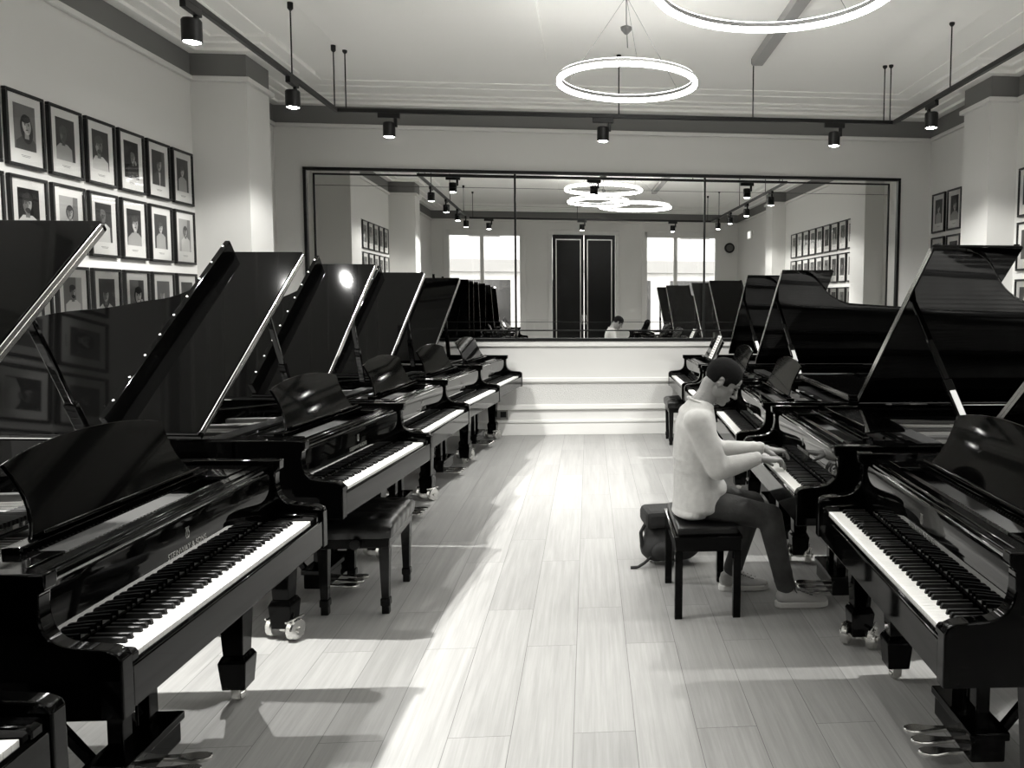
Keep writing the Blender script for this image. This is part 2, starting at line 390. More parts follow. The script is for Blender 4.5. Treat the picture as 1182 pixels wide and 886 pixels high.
for n, (xa, xb, za, zb) in enumerate(WIN):
    wn = struct('window_%d' % (n+1), None, ['tall window left of the black double door, seen in the mirror', 'tall window right of the black double door, seen in the mirror'][n], 'window', (0, YF, 0), (0, 0, PI))
    f = MB()
    for x0, x1, z0, z1 in ((xa-.09, xa+.05, za-.06, zb+.09), (xb-.05, xb+.09, za-.06, zb+.09), (xa, xb, zb-.05, zb+.09), (xa, xb, za-.06, za+.06)):
        f.box(x0, x1, -.03, .12, z0, z1, bev=.006)
    xm = [2.36, -2.60][n]
    f.box(xm-.045, xm+.045, .0, .10, za, zb, bev=.005)
    struct('window_frame', f.mesh('window_frame', M['trim']), parent=wn)
    struct('window_sill', MB().box(xa-.12, xb+.12, -.12, .1, za-.10, za-.05, bev=.008).mesh('window_sill', M['trim']), parent=wn)
    for x0, x1 in ((xa+.05, xm-.045), (xm+.045, xb-.05)):
        struct('pane', MB().box(x0, x1, .06, .066, za+.05, zb-.05).mesh('pane', M['window_glass'], 0), parent=wn)
sp = thing('wall_speaker', 'round black wall speaker high beside the right-hand window', 'speaker', (4.02, YF, 3.0), (0, 0, PI))
ob('housing', MB().lathe([(.13, 0), (.13, .05), (.12, .06), (.10, .062)], (0, 0, 0), 28, axis='y').mesh('housing', M['black_metal']), sp, None, (0, 0, PI))
ob('cone', MB().lathe([(.095, .058), (.09, .064), (.04, .066), (.02, .07)], (0, 0, 0), 24, axis='y').mesh('cone', M['led_housing']), sp, None, (0, 0, PI))
ex = thing('exit_sign', 'small lit exit sign box on the right wall beside the window', 'sign', (XR, .2, 3.22))
ob('sign_box', MB().box(-.06, -.002, -.17, .17, -.10, .10, bev=.006).mesh('sign_box', M['trim']), ex)
ob('sign_face', MB().box(-.066, -.058, -.15, .15, -.08, .08).mesh('sign_face', M['exit']), ex)
# street outside
struct('ground', MB().box(-14, 14, -16, YF-.16, -.45, -.30).mesh('street', M['tarmac']), 'street outside the windows', 'ground')
bd = thing('building', 'pale stone building across the street, seen through the windows', 'building', (0, -13, -.3))
b = MB(); b.box(-13, 13, -1, 0, 0, 11)
ob('facade', b.mesh('facade', M['stone']), bd)
for k, x in enumerate((-10, -7.2, -4.4, -1.6, 1.2, 4.0, 6.8, 9.6)):
    ob('shop_window', MB().box(x, x+2.0, -.05, .03, .4, 2.7).mesh('shop_window', M['dark_glass']), bd)
    ob('sash_window', MB().box(x+.4, x+1.6, -.05, .03, 4.4, 6.6).box(x+.4, x+1.6, .03, .07, 5.45, 5.55, 1).mesh('sash_window', [M['dark_glass'], M['trim']]), bd)
ob('fascia', MB().box(-13, 13, 0, .25, 3.0, 3.5, bev=.02).mesh('fascia', M['beam']), bd)
cr = thing('car', 'dark parked car in the street beyond the left window', 'car', (-3.4, -6.2, -.3))
side = [(-2.1, .35), (-2.1, .75), (-1.95, .92), (-1.2, 1.0), (-.65, 1.42), (.75, 1.45), (1.45, 1.02), (2.0, .95), (2.15, .7), (2.15, .35)]
ob('car_body', MB().prism([(a, c) for a, c in side], -.85, .85, 'y', bev=.06).mesh('car_body', M['car']), cr)
ob('car_windows', MB().prism([(-.98, 1.03), (-.58, 1.36), (.70, 1.38), (1.25, 1.04)], -.86, .86, 'y').mesh('car_windows', M['dark_glass']), cr)
for x in (-1.35, 1.35):
    for y in (-.78, .78): ob('wheel', MB().cyl((x, y-.1, .33), (x, y+.1, .33), .33, n=28).mesh('wheel', M['tyre']), cr)

# ------------------------------------------------------------------ grand pianos
# local frame: keyboard along x (bass at -x), front at y=0, tail at +y, floor z=0
HW = .712
def bez(p0, p1, p2, p3, n):
    out = []
    for i in range(1, n+1):
        t = i/n; u = 1-t
        out.append(tuple(u**3*a+3*u*u*t*b_+3*u*t*t*c+t**3*d_ for a, b_, c, d_ in zip(p0, p1, p2, p3)))
    return out
def rim_outline(L, grow=0.0, y0=.5):
    """open outline from treble front to bass front"""
    big_ = L > 2.3
    ys = .86 if big_ else .82
    pts = [(HW, y0), (HW, .74), (HW, ys)]
    q = (.27, 1.45) if big_ else (.29, 1.30)
    t0 = (.20, L-.45) if big_ else (.19, L-.40)
    pts += bez((HW, ys), (HW, ys+.26), (.40, ys+.24) if big_ else (.42, ys+.21), q, 20)
    pts += bez(q, (q[0]-.02, q[1]+.15), (t0[0]+.02, t0[1]-.20), t0, 8)
    pts += bez(t0, (t0[0]-.03, L-.12), (.02, L), (-.22, L), 10)
    pts += bez((-.22, L), (-.50, L), (-HW, L-.08), (-HW, L-.35), 10)
    pts += [(-HW, 1.2), (-HW, y0)]
    if not grow: return pts
    out = []
    for i, p in enumerate(pts):
        a = Vector(pts[max(i-1, 0)]); c = Vector(pts[min(i+1, len(pts)-1)]); d_ = (c-a)
        n = Vector((d_.y, -d_.x)).normalized()
        out.append((p[0]+n.x*grow, p[1]+n.y*grow))
    out[0] = (out[0][0], y0); out[-1] = (out[-1][0], y0)
    return out
ARM = [(.0, .615), (.0, .765), (.008, .782), (.03, .792), (.09, .797)] + \
      bez((.09, .797), (.165, .80), (.188, .83), (.190, .90), 8) + [(.188, .935), (.172, .945), (.170, .985), (.52, .985), (.52, .615)]
def case_mesh(L):
    b = MB()
    for s in (-1, 1): b.prism(ARM, s*(HW-.048), s*HW, 'x', bev=.005)
    o = rim_outline(L); inn = rim_outline(L, -.048)
    b2 = bmesh.new(); zt, zb_ = .985, .655
    rows = [[b2.verts.new((*p, z)) for p in pts] for pts, z in ((o, zb_), (o, zt-.006), (rim_outline(L, -.006), zt), (rim_outline(L, -.042), zt), (inn, zt-.006), (inn, zb_))]
    n = len(o)
    for a, c in zip(rows, rows[1:]+rows[:1]):
        for i in range(n-1): b2.faces.new((a[i], a[i+1], c[i+1], c[i]))
    bmesh.ops.recalc_face_normals(b2, faces=b2.faces)
    b.merge(b2)
    b.box(-HW+.04, HW-.04, .36, .46, .66, .86)
    return b.mesh('case', M['lacquer'], 30)
def plate_fill(L, z, t, grow, y0):
    b = MB(); b.prism(rim_outline(L, grow, y0), z-t, z, 'z'); return b
def iron_mesh(L):
    b = MB()
    b.prism([(-.663, .285), (.663, .285), (.663, .60), (.55, .66), (-.60, .76), (-.663, .76)], .885, .90, 'z', bev=.003)
    o = rim_outline(L, -.05, .60); inn = rim_outline(L, -.13, .60)
    b2 = bmesh.new(); va = [b2.verts.new((*p, .878)) for p in o]; vb = [b2.verts.new((*p, .872)) for p in inn]
    for i in range(len(o)-1): b2.faces.new((va[i], va[i+1], vb[i+1], vb[i]))
    bmesh.ops.recalc_face_normals(b2, faces=b2.faces); b.merge(b2)
    for x0, x1, y1 in ((-.40, -.42, L-.16), (-.12, -.18, L-.12), (.14, .05, L-.22), (.42, .36, 1.18)):
        b.bar((x0, .60, .905), (x1, y1, .90), .035, .05, bev=.008)
    return b.mesh('iron_plate', M['iron'])
def strings_mesh(L):
    b = MB()
    for i in range(46):
        t = i/45; x0 = -.62+1.24*t
        x1 = x0+(.22*(1-t/.3) if t < .3 else -.05*(1-t))
        y1 = L-.24 if x1 < .02 else (L-.24-(x1-.02)*2.2 if x1 < .24 else max(.98, 1.22-(x1-.24)*.7))
        b.bar((x0, .56, .912), (x1, y1, .897), .0028, .0028)
    return b.mesh('strings', M['steel'], 0)
def pins_mesh():
    b = MB()
    for r_ in range(3):
        for i in range(66):
            b.cyl((-.63+i*.0192+r_*.006, .305+r_*.020, .90), (-.63+i*.0192+r_*.006, .305+r_*.020, .934), .0042, n=5)
    return b.mesh('tuning_pins', M['steel'], 0)
def dampers_mesh():
    b = MB()
    for i in range(60): b.box(-.62+i*.0175-.005, -.62+i*.0175+.005, .70, .80, .915, .945)
    return b.mesh('dampers', M['felt'], 0)
LID0 = {True: .65, False: .735}
def lid_poly(L):
    return rim_outline(L, .006, LID0[L < 2.3])
def desk_mesh():
    h = .235
    sd = bez((.435, 0), (.40, .03), (.375, .09), (.378, .13), 6)+bez((.378, .13), (.38, .17), (.388, .20), (.396, .222), 4)
    pts = [(-.435, 0), (.435, 0)]+sd
    pts += bez((.396, .222), (.30, .25), (.15, .268), (0, .268), 8)+bez((0, .268), (-.15, .268), (-.30, .25), (-.396, .222), 8)
    pts += [(-x, z) for x, z in sd[::-1]][1:]
    return MB().prism(pts, -.006, .006, 'y', bev=.003).mesh('music_desk', M['lacquer'], 30)
def leg_mesh():
    b = MB()
    def sq(z0, a0, z1, a1):
        b2 = bmesh.new()
        lo = [b2.verts.new((sx*a0, sy*a0, z0)) for sx, sy in ((-1, -1), (1, -1), (1, 1), (-1, 1))]
        hi = [b2.verts.new((sx*a1, sy*a1, z1)) for sx, sy in ((-1, -1), (1, -1), (1, 1), (-1, 1))]
        b2.faces.new(lo[::-1]); b2.faces.new(hi)
        for i in range(4): b2.faces.new((lo[i], lo[(i+1) % 4], hi[(i+1) % 4], hi[i]))
        bmesh.ops.bevel(b2, geom=b2.edges[:], offset=.004, segments=2, affect='EDGES', profile=.5); b.merge(b2)
    sq(.60, .072, .66, .072); sq(.565, .062, .60, .066); sq(.20, .040, .565, .058); sq(.175, .056, .20, .044); sq(.06, .046, .178, .056)
    return b.mesh('leg', M['lacquer'], 30)
def small_caster():
    b = MB(); b.cyl((0, 0, .07), (0, 0, .048), .022, n=16); b.box(-.020, -.013, -.022, .02, .012, .055, bev=.002); b.box(.013, .020, -.022, .02, .012, .055, bev=.002)
    b.cyl((-.012, -.004, .022), (.012, -.004, .022), .022, n=24)
    return b.mesh('caster', M['brass'])
def big_caster():
    b = MB(); b.cyl((0, 0, .07), (0, 0, .045), .03, n=16); b.bar((-.06, 0, .055), (.06, 0, .055), .03, .03, bev=.004)
    for s in (-1, 1):
        b.lathe([(.018, -.022), (.047, -.020), (.052, -.012), (.052, .012), (.047, .020), (.018, .022)], (s*.062, 0, .052), 28, axis='x')
        b.cyl((s*.062-.03, 0, .052), (s*.062+.03, 0, .052), .014, n=12)
        b.box(s*.062-.006, s*.062+.006, -.06, .06, .098, .108, bev=.002)
    return b.mesh('caster', M['brass'])
def fallboard_mesh():
    prof = [(.186, .744), (.196, .744), (.232, .80), (.245, .90), (.262, .925), (.262, .94), (.236, .945), (.226, .932), (.222, .90), (.208, .82)]
    return MB().prism([(.203, .744), (.28, .744), (.28, .944), (.212, .944), (.206, .938), (.203, .925)], -.662, .662, 'x', bev=.004).mesh('fallboard', M['lacquer_mirror'], 30)
def lettering_mesh():
    cu = bpy.data.curves.new('t', 'FONT'); cu.body = 'STEINWAY & SONS'; cu.align_x = 'CENTER'; cu.size = .028; cu.extrude = .0006
    o = bpy.data.objects.new('t', cu); COL.objects.link(o)
    dg = bpy.context.evaluated_depsgraph_get(); dg.update()
    me = bpy.data.meshes.new_from_object(o.evaluated_get(dg)); me.name = 'lettering'; bpy.data.objects.remove(o)
    me.materials.clear(); me.materials.append(M['brass_dull']); return me
def emblem_mesh():
    b = MB()     # a lyre above the lettering
    for s in (-1, 1): b.tube([(s*.003, 0, .0), (s*.010, 0, .006), (s*.011, 0, .016), (s*.006, 0, .026), (s*.010, 0, .036)], .0014, 6)
    b.bar((-.011, 0, .034), (.011, 0, .034), .002, .002); b.bar((-.008, 0, .0), (.008, 0, .0), .002, .003)
    for x in (-.003, 0, .003): b.bar((x, 0, .001), (x, 0, .034), .0008, .0008)
    return b.mesh('emblem', M['brass_dull'])
def lyre_meshes():
    a = MB(); a.box(-.15, .15, .33, .45, .60, .655, bev=.006)
    for x in (-.075, .075): a.box(x-.028, x+.028, .375, .425, .17, .61, bev=.005)
    a.box(-.165, .165, .335, .455, .075, .165, bev=.008); a.box(-.175, .175, .325, .465, .155, .185, bev=.006)
    for x in (-.02, .02): a.cyl((x, .40, .18), (x, .40, .61), .005, n=8)
    br = MB()
    for x in (-.11, .11): br.bar((x, .43, .12), (x*1.5, .84, .70), .028, .028, bev=.003)
    pd = MB(); n = 8
    pts = [(-.012, .35), (.012, .35), (.016, .29), (.028, .245), (.027, .215), (.016, .192), (0, .185), (-.016, .192), (-.027, .215), (-.028, .245), (-.016, .29)]
    pd.prism(pts, .058, .074, 'z', bev=.005)
    return a.mesh('pedal_lyre', M['lacquer'], 30), br.mesh('brace', M['lacquer'], 30), pd.mesh('pedal', M['brass'])
def white_key_mesh(): return MB().box(-.0113, .0113, 0, .150, .716, .742, bev=.0016).mesh('white_key', M['ivory'], 30)
def black_key_mesh():
    prof = [(.0, .738), (.004, .7535), (.008, .757), (.098, .757), (.098, .730), (.0, .730)]
    return MB().prism(prof, -.0059, .0059, 'x', bev=.0012).mesh('black_key', M['ebony'], 30)
WK = .02356
BLACKS = []
_names = ['A', 'B', 'C', 'D', 'E', 'F', 'G']
for i in range(51):
    nm = _names[i % 7]
    if nm in 'ACDFG': BLACKS.append((-26+i+1)*WK+{'A': .001, 'C': -.002, 'D': .002, 'F': -.003, 'G': 0}[nm])

HINGE = (-HW-.004, .992)
def piano(label, kx, cy, phi, left, L, alpha=38.4, desk_flat=False, closed=False, big=False, group='grand pianos in two rows', name='grand_piano', stick_on=True):
    rot = R(90-phi) if left else R(-90-phi)
    o = thing(name, label, 'piano', (0, 0, 0), (0, 0, rot), group)
    off = Matrix.Rotation(rot, 3, 'Z') @ Vector((0, .032, 0))
    o.location = (kx-off.x, cy-off.y, 0)
    ob('case', cached(('case', L), lambda: case_mesh(L)), o)
    ob('soundboard', cached(('sb', L), lambda: plate_fill(L, .845, .03, -.04, .45).mesh('soundboard', M['soundboard'], 0)), o)
    ob('iron_plate', cached(('ip', L), lambda: iron_mesh(L)), o)
    ob('strings', cached(('st', L), lambda: strings_mesh(L)), o)['kind'] = 'stuff'
    ob('tuning_pins', cached('pins', pins_mesh), o)['kind'] = 'stuff'
    ob('dampers', cached('damp', dampers_mesh), o)['kind'] = 'stuff'
    kb = ob('key_bed', cached('kb', lambda: MB().box(-HW+.05, HW-.05, .012, .56, .618, .700, bev=.004).box(-.612, .612, .03, .30, .700, .712).mesh('key_bed', M['lacquer'])), o)
    ob('key_slip', cached('ks', lambda: MB().box(-HW+.05, HW-.05, .004, .028, .622, .733, bev=.005).mesh('key_slip', M['lacquer'])), o)
    for s in (-1, 1):
        ob('key_block', cached(('kblk', s), lambda: MB().prism([(.012, .70), (.012, .752), (.02, .764), (.185, .772), (.185, .70)], s*.616, s*(HW-.049), 'x', bev=.006).mesh('key_block', M['lacquer'])), o)
    for i in range(52): ob('white_key', cached('wk', white_key_mesh), kb, ((-25.5+i)*WK, .032, 0))
    for x in BLACKS: ob('black_key', cached('bk', black_key_mesh), kb, (x, .084, 0))
    fb = ob('fallboard', cached('fb', fallboard_mesh), o)
    ob('lettering', cached('let', lettering_mesh), fb, (0, .2028, .822), (R(90), 0, 0))
    ob('emblem', cached('emb', emblem_mesh), fb, (0, .2028, .862), (0, 0, 0))
    ob('front_rail', cached('fr', lambda: MB().box(-.663, .663, .235, .282, .86, .962, bev=.006).box(-.663, .663, .212, .25, .940, .956, bev=.004).mesh('front_rail', M['lacquer'])), o)
    # music desk on its sliding frame
    sl = ob('desk_slide', cached('sl', lambda: MB().box(-.663, -.46, .285, .62, .950, .966, bev=.003).box(.46, .663, .285, .62, .950, .966, bev=.003).box(-.50, .50, .372, .425, .955, .986, bev=.005).box(-.48, .48, .56, .60, .952, .968, bev=.004).mesh('desk_slide', M['lacquer'])), o)
    ds = ob('music_desk', cached('desk', desk_mesh), o, (0, .398, .984 if not desk_flat else .992), (R(-24 if not desk_flat else -88), 0, 0))
    ob('desk_ledge', cached('ledge', lambda: MB().box(-.42, .42, -.040, .0, .0, .012, bev=.003).mesh('desk_ledge', M['lacquer'])), ds)
    # lid with its front flap folded back
    ld = ob('lid', cached(('lid', L), lambda: MB().prism([(x-HINGE[0], y) for x, y in lid_poly(L)], .0, .022, 'z', bev=.004).mesh('lid', M['lacquer'], 30)), o, (HINGE[0], 0, HINGE[1] if not closed else HINGE[1]+.0), (0, 0 if closed else -R(alpha), 0))
    W = 2*HW+.008
    y0 = LID0[left]; y1 = y0+(.44 if left else .465)
    ob('flap', cached(('flap', left), lambda: MB().box(.0, W, y0+.006, y1, .0235, .042, bev=.004).mesh('flap', M['lacquer'])), ld)
    rh = .128 if left else .060
    ob('flap_rail', cached(('flr', left), lambda: MB().box(.01, W-.01, y1-.034, y1-.004, .041, rh, bev=.004).mesh('flap_rail', M['lacquer'])), ld)
    ob('flap_hinge', cached(('flh', left), lambda: MB().cyl((.02, y0+.001, .0225), (W-.02, y0+.001, .0225), .0045, n=8).box(.02, W-.02, y0-.003, y0, .006, .040).mesh('flap_hinge', M['brass'])), ld)
    if not closed:
        if left:
            for i in range(9): ob('bumper', cached('bump', lambda: MB().cyl((0, 0, rh-.001), (0, 0, rh+.005), .0055, n=10).mesh('bumper', M['rubber'])), ld, (.12+i*.155, y1-.019, 0))
        a = R(alpha); fx, fy, fz = .635, .86, .975
        s_ = (fx-HINGE[0])*math.cos(a)+(fz-HINGE[1])*math.sin(a)
        top = Vector((HINGE[0]+s_*math.cos(a), fy-.10, HINGE[1]+s_*math.sin(a)))
        foot = Vector((fx, fy, fz)); mid = foot.lerp(top, .42)
        if stick_on:
            pr = ob('lid_prop', cached(('prop', alpha), lambda: MB().bar(mid, top, .020, .030, up=(0, 1, 0), bev=.004).bar(foot, mid, .028, .046, up=(0, 1, 0), bev=.006).mesh('lid_prop', M['lacquer'])), o)
            if not left: ob('prop_plate', cached(('pp', alpha), lambda: MB().bar(foot.lerp(top, .05), foot.lerp(top, .34), .031, .032, up=(0, 1, 0), bev=.002).mesh('prop_plate', M['prop_metal'])), pr)
    for x, y in ((-.61, .34), (.61, .34), (-.36, L-.42)):
        lg = ob('leg', cached('leg', leg_mesh), o, (x, y, .0))
        ob('caster', cached(('cast', big), big_caster if big else small_caster), lg, None, (0, 0, R(72 if x < 0 else 58) if big else R(12 if x < 0 else -20)))
    ly, brc, pd = cached('lyre', lyre_meshes)
    lo = ob('pedal_lyre', ly, o); ob('brace', brc, lo)
    for x in (-.075, 0, .075): ob('pedal', pd, lo, (x, 0, 0))
    return o
LL, LR = 2.1, 2.62
piano('black grand piano cut off in the bottom left corner, nearest the camera', -1.17, 1.08, 0, True, LL)
piano('black grand piano in the left foreground, its whole keyboard open to view', -1.148, 2.706, 1.5, True, LL, alpha=39.0)
piano('black grand piano on the left with the tufted bench drawn up to it', -1.107, 4.51, 5.9, True, LL, alpha=38.8, big=True)
piano('black grand piano on the left, third from the mirror wall', -1.067, 6.01, 4.2, True, LL, big=True)
piano('black grand piano on the left, second from the mirror wall', -1.0, 7.45, 6.3, True, LL, alpha=37.6)
piano('black grand piano on the left standing against the mirror wall', -.90, 8.89, 6.5, True, LL, alpha=37.0, big=True)
R1 = piano('black grand piano in the right foreground with no one at it', 1.0, 2.712, 2.4, False, LR)
R2 = piano('black grand piano the man in the pale jumper is playing', .99, 4.26, 1.2, False, LR, alpha=39.0, big=True, desk_flat=True)
piano('black grand piano on the right just beyond the playing man, its lid shut flat', 1.012, 5.82, 2.2, False, LR, closed=True)
piano('black grand piano on the right behind the man\'s head, second from the mirror wall', .99, 7.38, .5, False, LR)
R5 = piano('black grand piano on the right standing against the mirror wall', .985, 8.92, .0, False, LR)

# sheet of music on the far right piano
sm = thing('sheet_music', 'white sheet of printed music on the desk of the farthest right piano', 'sheet music', (0, 0, 0))
m5 = Matrix.Translation(R5.location) @ Matrix.Rotation(R5.rotation_euler.z, 4, 'Z') @ Matrix.Translation((.1, .386, .997)) @ Matrix.Rotation(R(-24), 4, 'X')
sm.matrix_world = m5
ob('page', MB().box(-.105, .105, -.004, -.001, .002, .275).mesh('page', M['paper'], 0), sm)
b = MB()
for i in range(9):
    for j in range(4): b.box(-.09, .09, -.0052, -.0038, .02+i*.028+j*.003, .0208+i*.028+j*.003)
    for k in range(14): b.sph((-.085+k*.0125+random.uniform(-.002, .002), -.0045, .02+i*.028+random.uniform(0, .010)), .0022, 1)
ob('printed_staves', b.mesh('printed_staves', M['ink'], 0), sm)

# ------------------------------------------------------------------ benches
def tufted_bench(label, x0, x1, y0, y1, zt):
    o = thing('piano_bench', label, 'bench', ((x0+x1)/2, (y0+y1)/2, 0), (0, 0, 0), 'piano benches')
    w_, d_ = x1-x0, y1-y0
    b = MB(); b.box(-w_/2+.015, w_/2-.015, -d_/2+.015, d_/2-.015, zt-.15, zt-.085, bev=.006)
    ob('apron', b.mesh('apron', M['lacquer_soft']), o)
    # tufted cushion: a grid pulled in at the buttons
    nx, ny = 30, 44; b2 = bmesh.new(); g = []
    btn = [((i-.5)*w_/2*.92/1, (j-1)*d_/3) for i in (0, 1) for j in (0, 1, 2)]
    bx = [(-w_/4, -d_/3), (w_/4, -d_/3), (-w_/4, 0), (w_/4, 0), (-w_/4, d_/3), (w_/4, d_/3)]
    for i in range(nx+1):
        row = []
        for j in range(ny+1):
            u, v = -1+2*i/nx, -1+2*j/ny; x, y = u*w_/2, v*d_/2
            h = .018*(1-abs(u)**6)*(1-abs(v)**6)
            e = .010*max(0, abs(u)-.0)**10+.010*abs(v)**10
            dip = sum(.020*math.exp(-((x-p)**2+(y-q)**2)/(2*.022**2)) for p, q in bx)
            pl = .004*abs(math.cos(3*PI*(v+1)/2))**8*(1 if True else 0)
            row.append(b2.verts.new((x*(1-.02*abs(v)**8), y*(1-.02*abs(u)**8), zt-.014+h-dip-pl-e)))
        g.append(row)
    for i in range(nx):
        for j in range(ny): b2.faces.new((g[i][j], g[i+1][j], g[i+1][j+1], g[i][j+1]))
    edge = [g[i][0] for i in range(nx+1)]+[g[nx][j] for j in range(1, ny+1)]+[g[i][ny] for i in range(nx-1, -1, -1)]+[g[0][j] for j in range(ny-1, 0, -1)]
    prev = edge
    for dz, gr in ((-.025, 1.012), (-.05, 1.006), (-.075, .985)):
        cur = []
        for k, e in enumerate(edge):
            puff = 1+.008*math.cos(k*2*PI/8.2)
            cur.append(b2.verts.new((e.co.x*gr*puff, e.co.y*gr*puff, zt-.02+dz)))
        for k in range(len(edge)): b2.faces.new((prev[k], cur[k], cur[(k+1) % len(edge)], prev[(k+1) % len(edge)]))
        prev = cur
    b2.faces.new(prev); bmesh.ops.recalc_face_normals(b2, faces=b2.faces)
    cu = ob('cushion', MB().merge(b2).mesh('cushion', M['leather'], 60), o)
    for p, q in bx: ob('button', cached('btn', lambda: MB().sph((0, 0, 0), (.010, .010, .005), 2).mesh('button', M['leather'])), cu, (p, q, zt-.018))
    ob('height_knob', MB().lathe([(.010, 0), (.010, .02), (.024, .022), (.026, .03), (.024, .045), (.0, .046)], (0, 0, 0), 16, axis='y').mesh('height_knob', M['black_metal']), o, (.02, -d_/2+.016, zt-.118), (0, 0, PI))
    for sx in (-1, 1):
        for sy in (-1, 1):
            b = MB(); h = zt-.15; b2 = bmesh.new()
            for z0, a0, z1, a1 in ((.07, .018, h, .027),):
                lo = [b2.verts.new((p*a0, q*a0, z0)) for p, q in ((-1, -1), (1, -1), (1, 1), (-1, 1))]; hi = [b2.verts.new((p*a1, q*a1, z1)) for p, q in ((-1, -1), (1, -1), (1, 1), (-1, 1))]
                b2.faces.new(lo[::-1]); b2.faces.new(hi)
                for i in range(4): b2.faces.new((lo[i], lo[(i+1) % 4], hi[(i+1) % 4], hi[i]))
            b.merge(b2); b.box(-.025, .025, -.025, .025, .045, .085, bev=.006); b.box(-.02, .02, -.02, .02, 0, .05, bev=.005)
            ob('leg', b.mesh('leg', M['lacquer_soft']), o, (sx*(w_/2-.045), sy*(d_/2-.045), 0))
    return o
tufted_bench('black tufted leather bench between the left foreground pianos', -1.42, -1.02, 4.17, 4.74, .505)
tufted_bench('small black bench at the far right piano against the mirror wall', .88, 1.20, 8.95, 9.45, .52)

mb_ = thing('piano_bench', 'plain black wooden bench the man is sitting on', 'bench', (.610, 4.30, 0), (0, 0, 0), 'piano benches')
BX, BY = .172, .285
b = MB(); b.box(-BX, BX, -BY, BY, .355, .425, bev=.004)
b.box(-BX-.006, BX+.006, -BY-.006, BY+.006, .420, .436, bev=.004)
ob('apron', b.mesh('apron', M['lacquer']), mb_)
ob('seat', MB().box(-BX+.012, BX-.012, -BY+.012, BY-.012, .432, .478, bev=.014).mesh('seat', M['leather']), mb_)
for sx in (-1, 1):
    for sy in (-1, 1): ob('leg', cached('bleg', lambda: MB().prism([(-.022, .36), (.022, .36), (.017, 0), (-.017, 0)], -.020, .020, 'x', bev=.003).mesh('leg', M['lacquer'])), mb_, (sx*(BX-.02), sy*(BY-.02), 0))

# ------------------------------------------------------------------ backpack on the floor behind the bench
bp = thing('backpack', 'black backpack slumped on the floor behind the man\'s bench', 'backpack', (.47, 4.95, 0), (0, 0, R(8)))
b = MB(); b.chain([((-.05, 0, .10), (.11, .12, .095)), ((.12, 0, .11), (.12, .13, .10))]).chain([((-.03, .02, .19), (.10, .10, .07)), ((.12, .02, .2), (.11, .11, .08))])
ob('bag_body', remeshed(b, 'bag_body', M['nylon'], .012, 6), bp)
ob('flap', MB().box(-.135, .18, -.10, .13, .235, .345, bev=.03).mesh('flap', M['nylon']), bp)
b = MB(); b.chain([((-.02, -.11, .10), (.09, .04, .065)), ((.10, -.11, .10), (.09, .04, .065))])
ob('front_pocket', remeshed(b, 'front_pocket', M['nylon'], .010, 4), bp)
ob('strap', MB().tube([(-.10, -.08, .06), (-.15, -.10, .03), (-.19, -.11, .012), (-.235, -.10, .008)], .009, 8).mesh('strap', M['nylon']), bp)
ob('strap', MB().tube([(-.12, .0, .25), (-.155, -.02, .2), (-.15, -.03, .12), (-.11, -.04, .06)], .012, 8).mesh('strap', M['nylon']), bp)

# ------------------------------------------------------------------ track lighting
TZ, TY, TX0, TX1, TY0 = 3.38, 7.785, -2.325, 2.97, 1.75
tr = thing('lighting_track', 'black rectangular lighting track hung from the ceiling on thin rods', 'light track', (0, 0, TZ))
def tb(x0, x1, y0, y1): ob('track_bar', MB().box(x0, x1, y0, y1, -.018, .018, bev=.003).mesh('track_bar', M['black_metal']), tr)
h = .018
tb(TX0-h, TX1+h, TY-h, TY+h); tb(TX0-h, TX1+h, TY0-h, TY0+h); tb(TX0-h, TX0+h, TY0+h, TY-h); tb(TX1-h, TX1+h, TY0+h, TY-h)
rods = [(TX0, TY-.04), (TX0+.09, TY), (TX1-.05, TY-.03), (TX1-.10, TY), (1.575, TY), (.285, TY), (TX1, 6.55), (TX0, 6.68), (TX0, 4.6), (TX1, 4.6), (TX0, 2.6), (TX1, 2.6), (TX0+.09, TY0), (0, TY0), (TX1-.09, TY0)]
for x, y in rods:
    r_ = ob('suspension_rod', cached('rod', lambda: MB().cyl((0, 0, .01), (0, 0, ZC-TZ-.01), .006, n=8).mesh('suspension_rod', M['black_metal'])), tr, (x, y, 0))
    ob('rod_cap', cached('rcap', lambda: MB().lathe([(.010, -.06), (.022, -.045), (.022, 0.0)], (0, 0, ZC-TZ), 14).mesh('rod_cap', M['black_metal'])), r_)
SPOT_E, SPILL_E = 430, 60
def spot(label, x, y, along, power=1.0):
    o = thing('track_spotlight', label, 'spotlight', (x, y, TZ-.018), (0, 0, 0 if along == 'x' else PI/2), 'spotlights on the black track')
    ob('adapter', cached('ad', lambda: MB().box(-.10, .10, -.018, .018, -.045, 0, bev=.003).mesh('adapter', M['black_metal'])), o)
    ob('stem', cached('stem', lambda: MB().box(.045, .075, -.012, .012, -.125, -.04, bev=.003).mesh('stem', M['black_metal'])), o)
    hd = ob('lamp_head', cached('head', lambda: MB().lathe([(.0, -.085), (.050, -.085), (.056, -.095), (.056, -.215), (.050, -.217), (.048, -.20), (.0, -.20)], (0, 0, 0), 28).mesh('lamp_head', M['black_metal'])), o)
    ob('lens', cached('lens', lambda: MB().lathe([(.0, -.198), (.046, -.198), (.047, -.214), (.03, -.222), (.0, -.225)], (0, 0, 0), 24).mesh('lens', M['lamp_lens'])), hd)
    for nm, en, sz, bl in (('lamp_beam', SPOT_E, 104, 1.0), ('lamp_spill', SPILL_E, 148, .3)):
        li = bpy.data.lights.new(nm, 'SPOT'); li.energy = en*power; li.spot_size = R(sz); li.spot_blend = bl; li.shadow_soft_size = .03; li.color = TINT
        lo = bpy.data.objects.new(nm, li); COL.objects.link(lo); lo.location = (x, y, TZ-.018-.235)
    return o
k = 1.0176
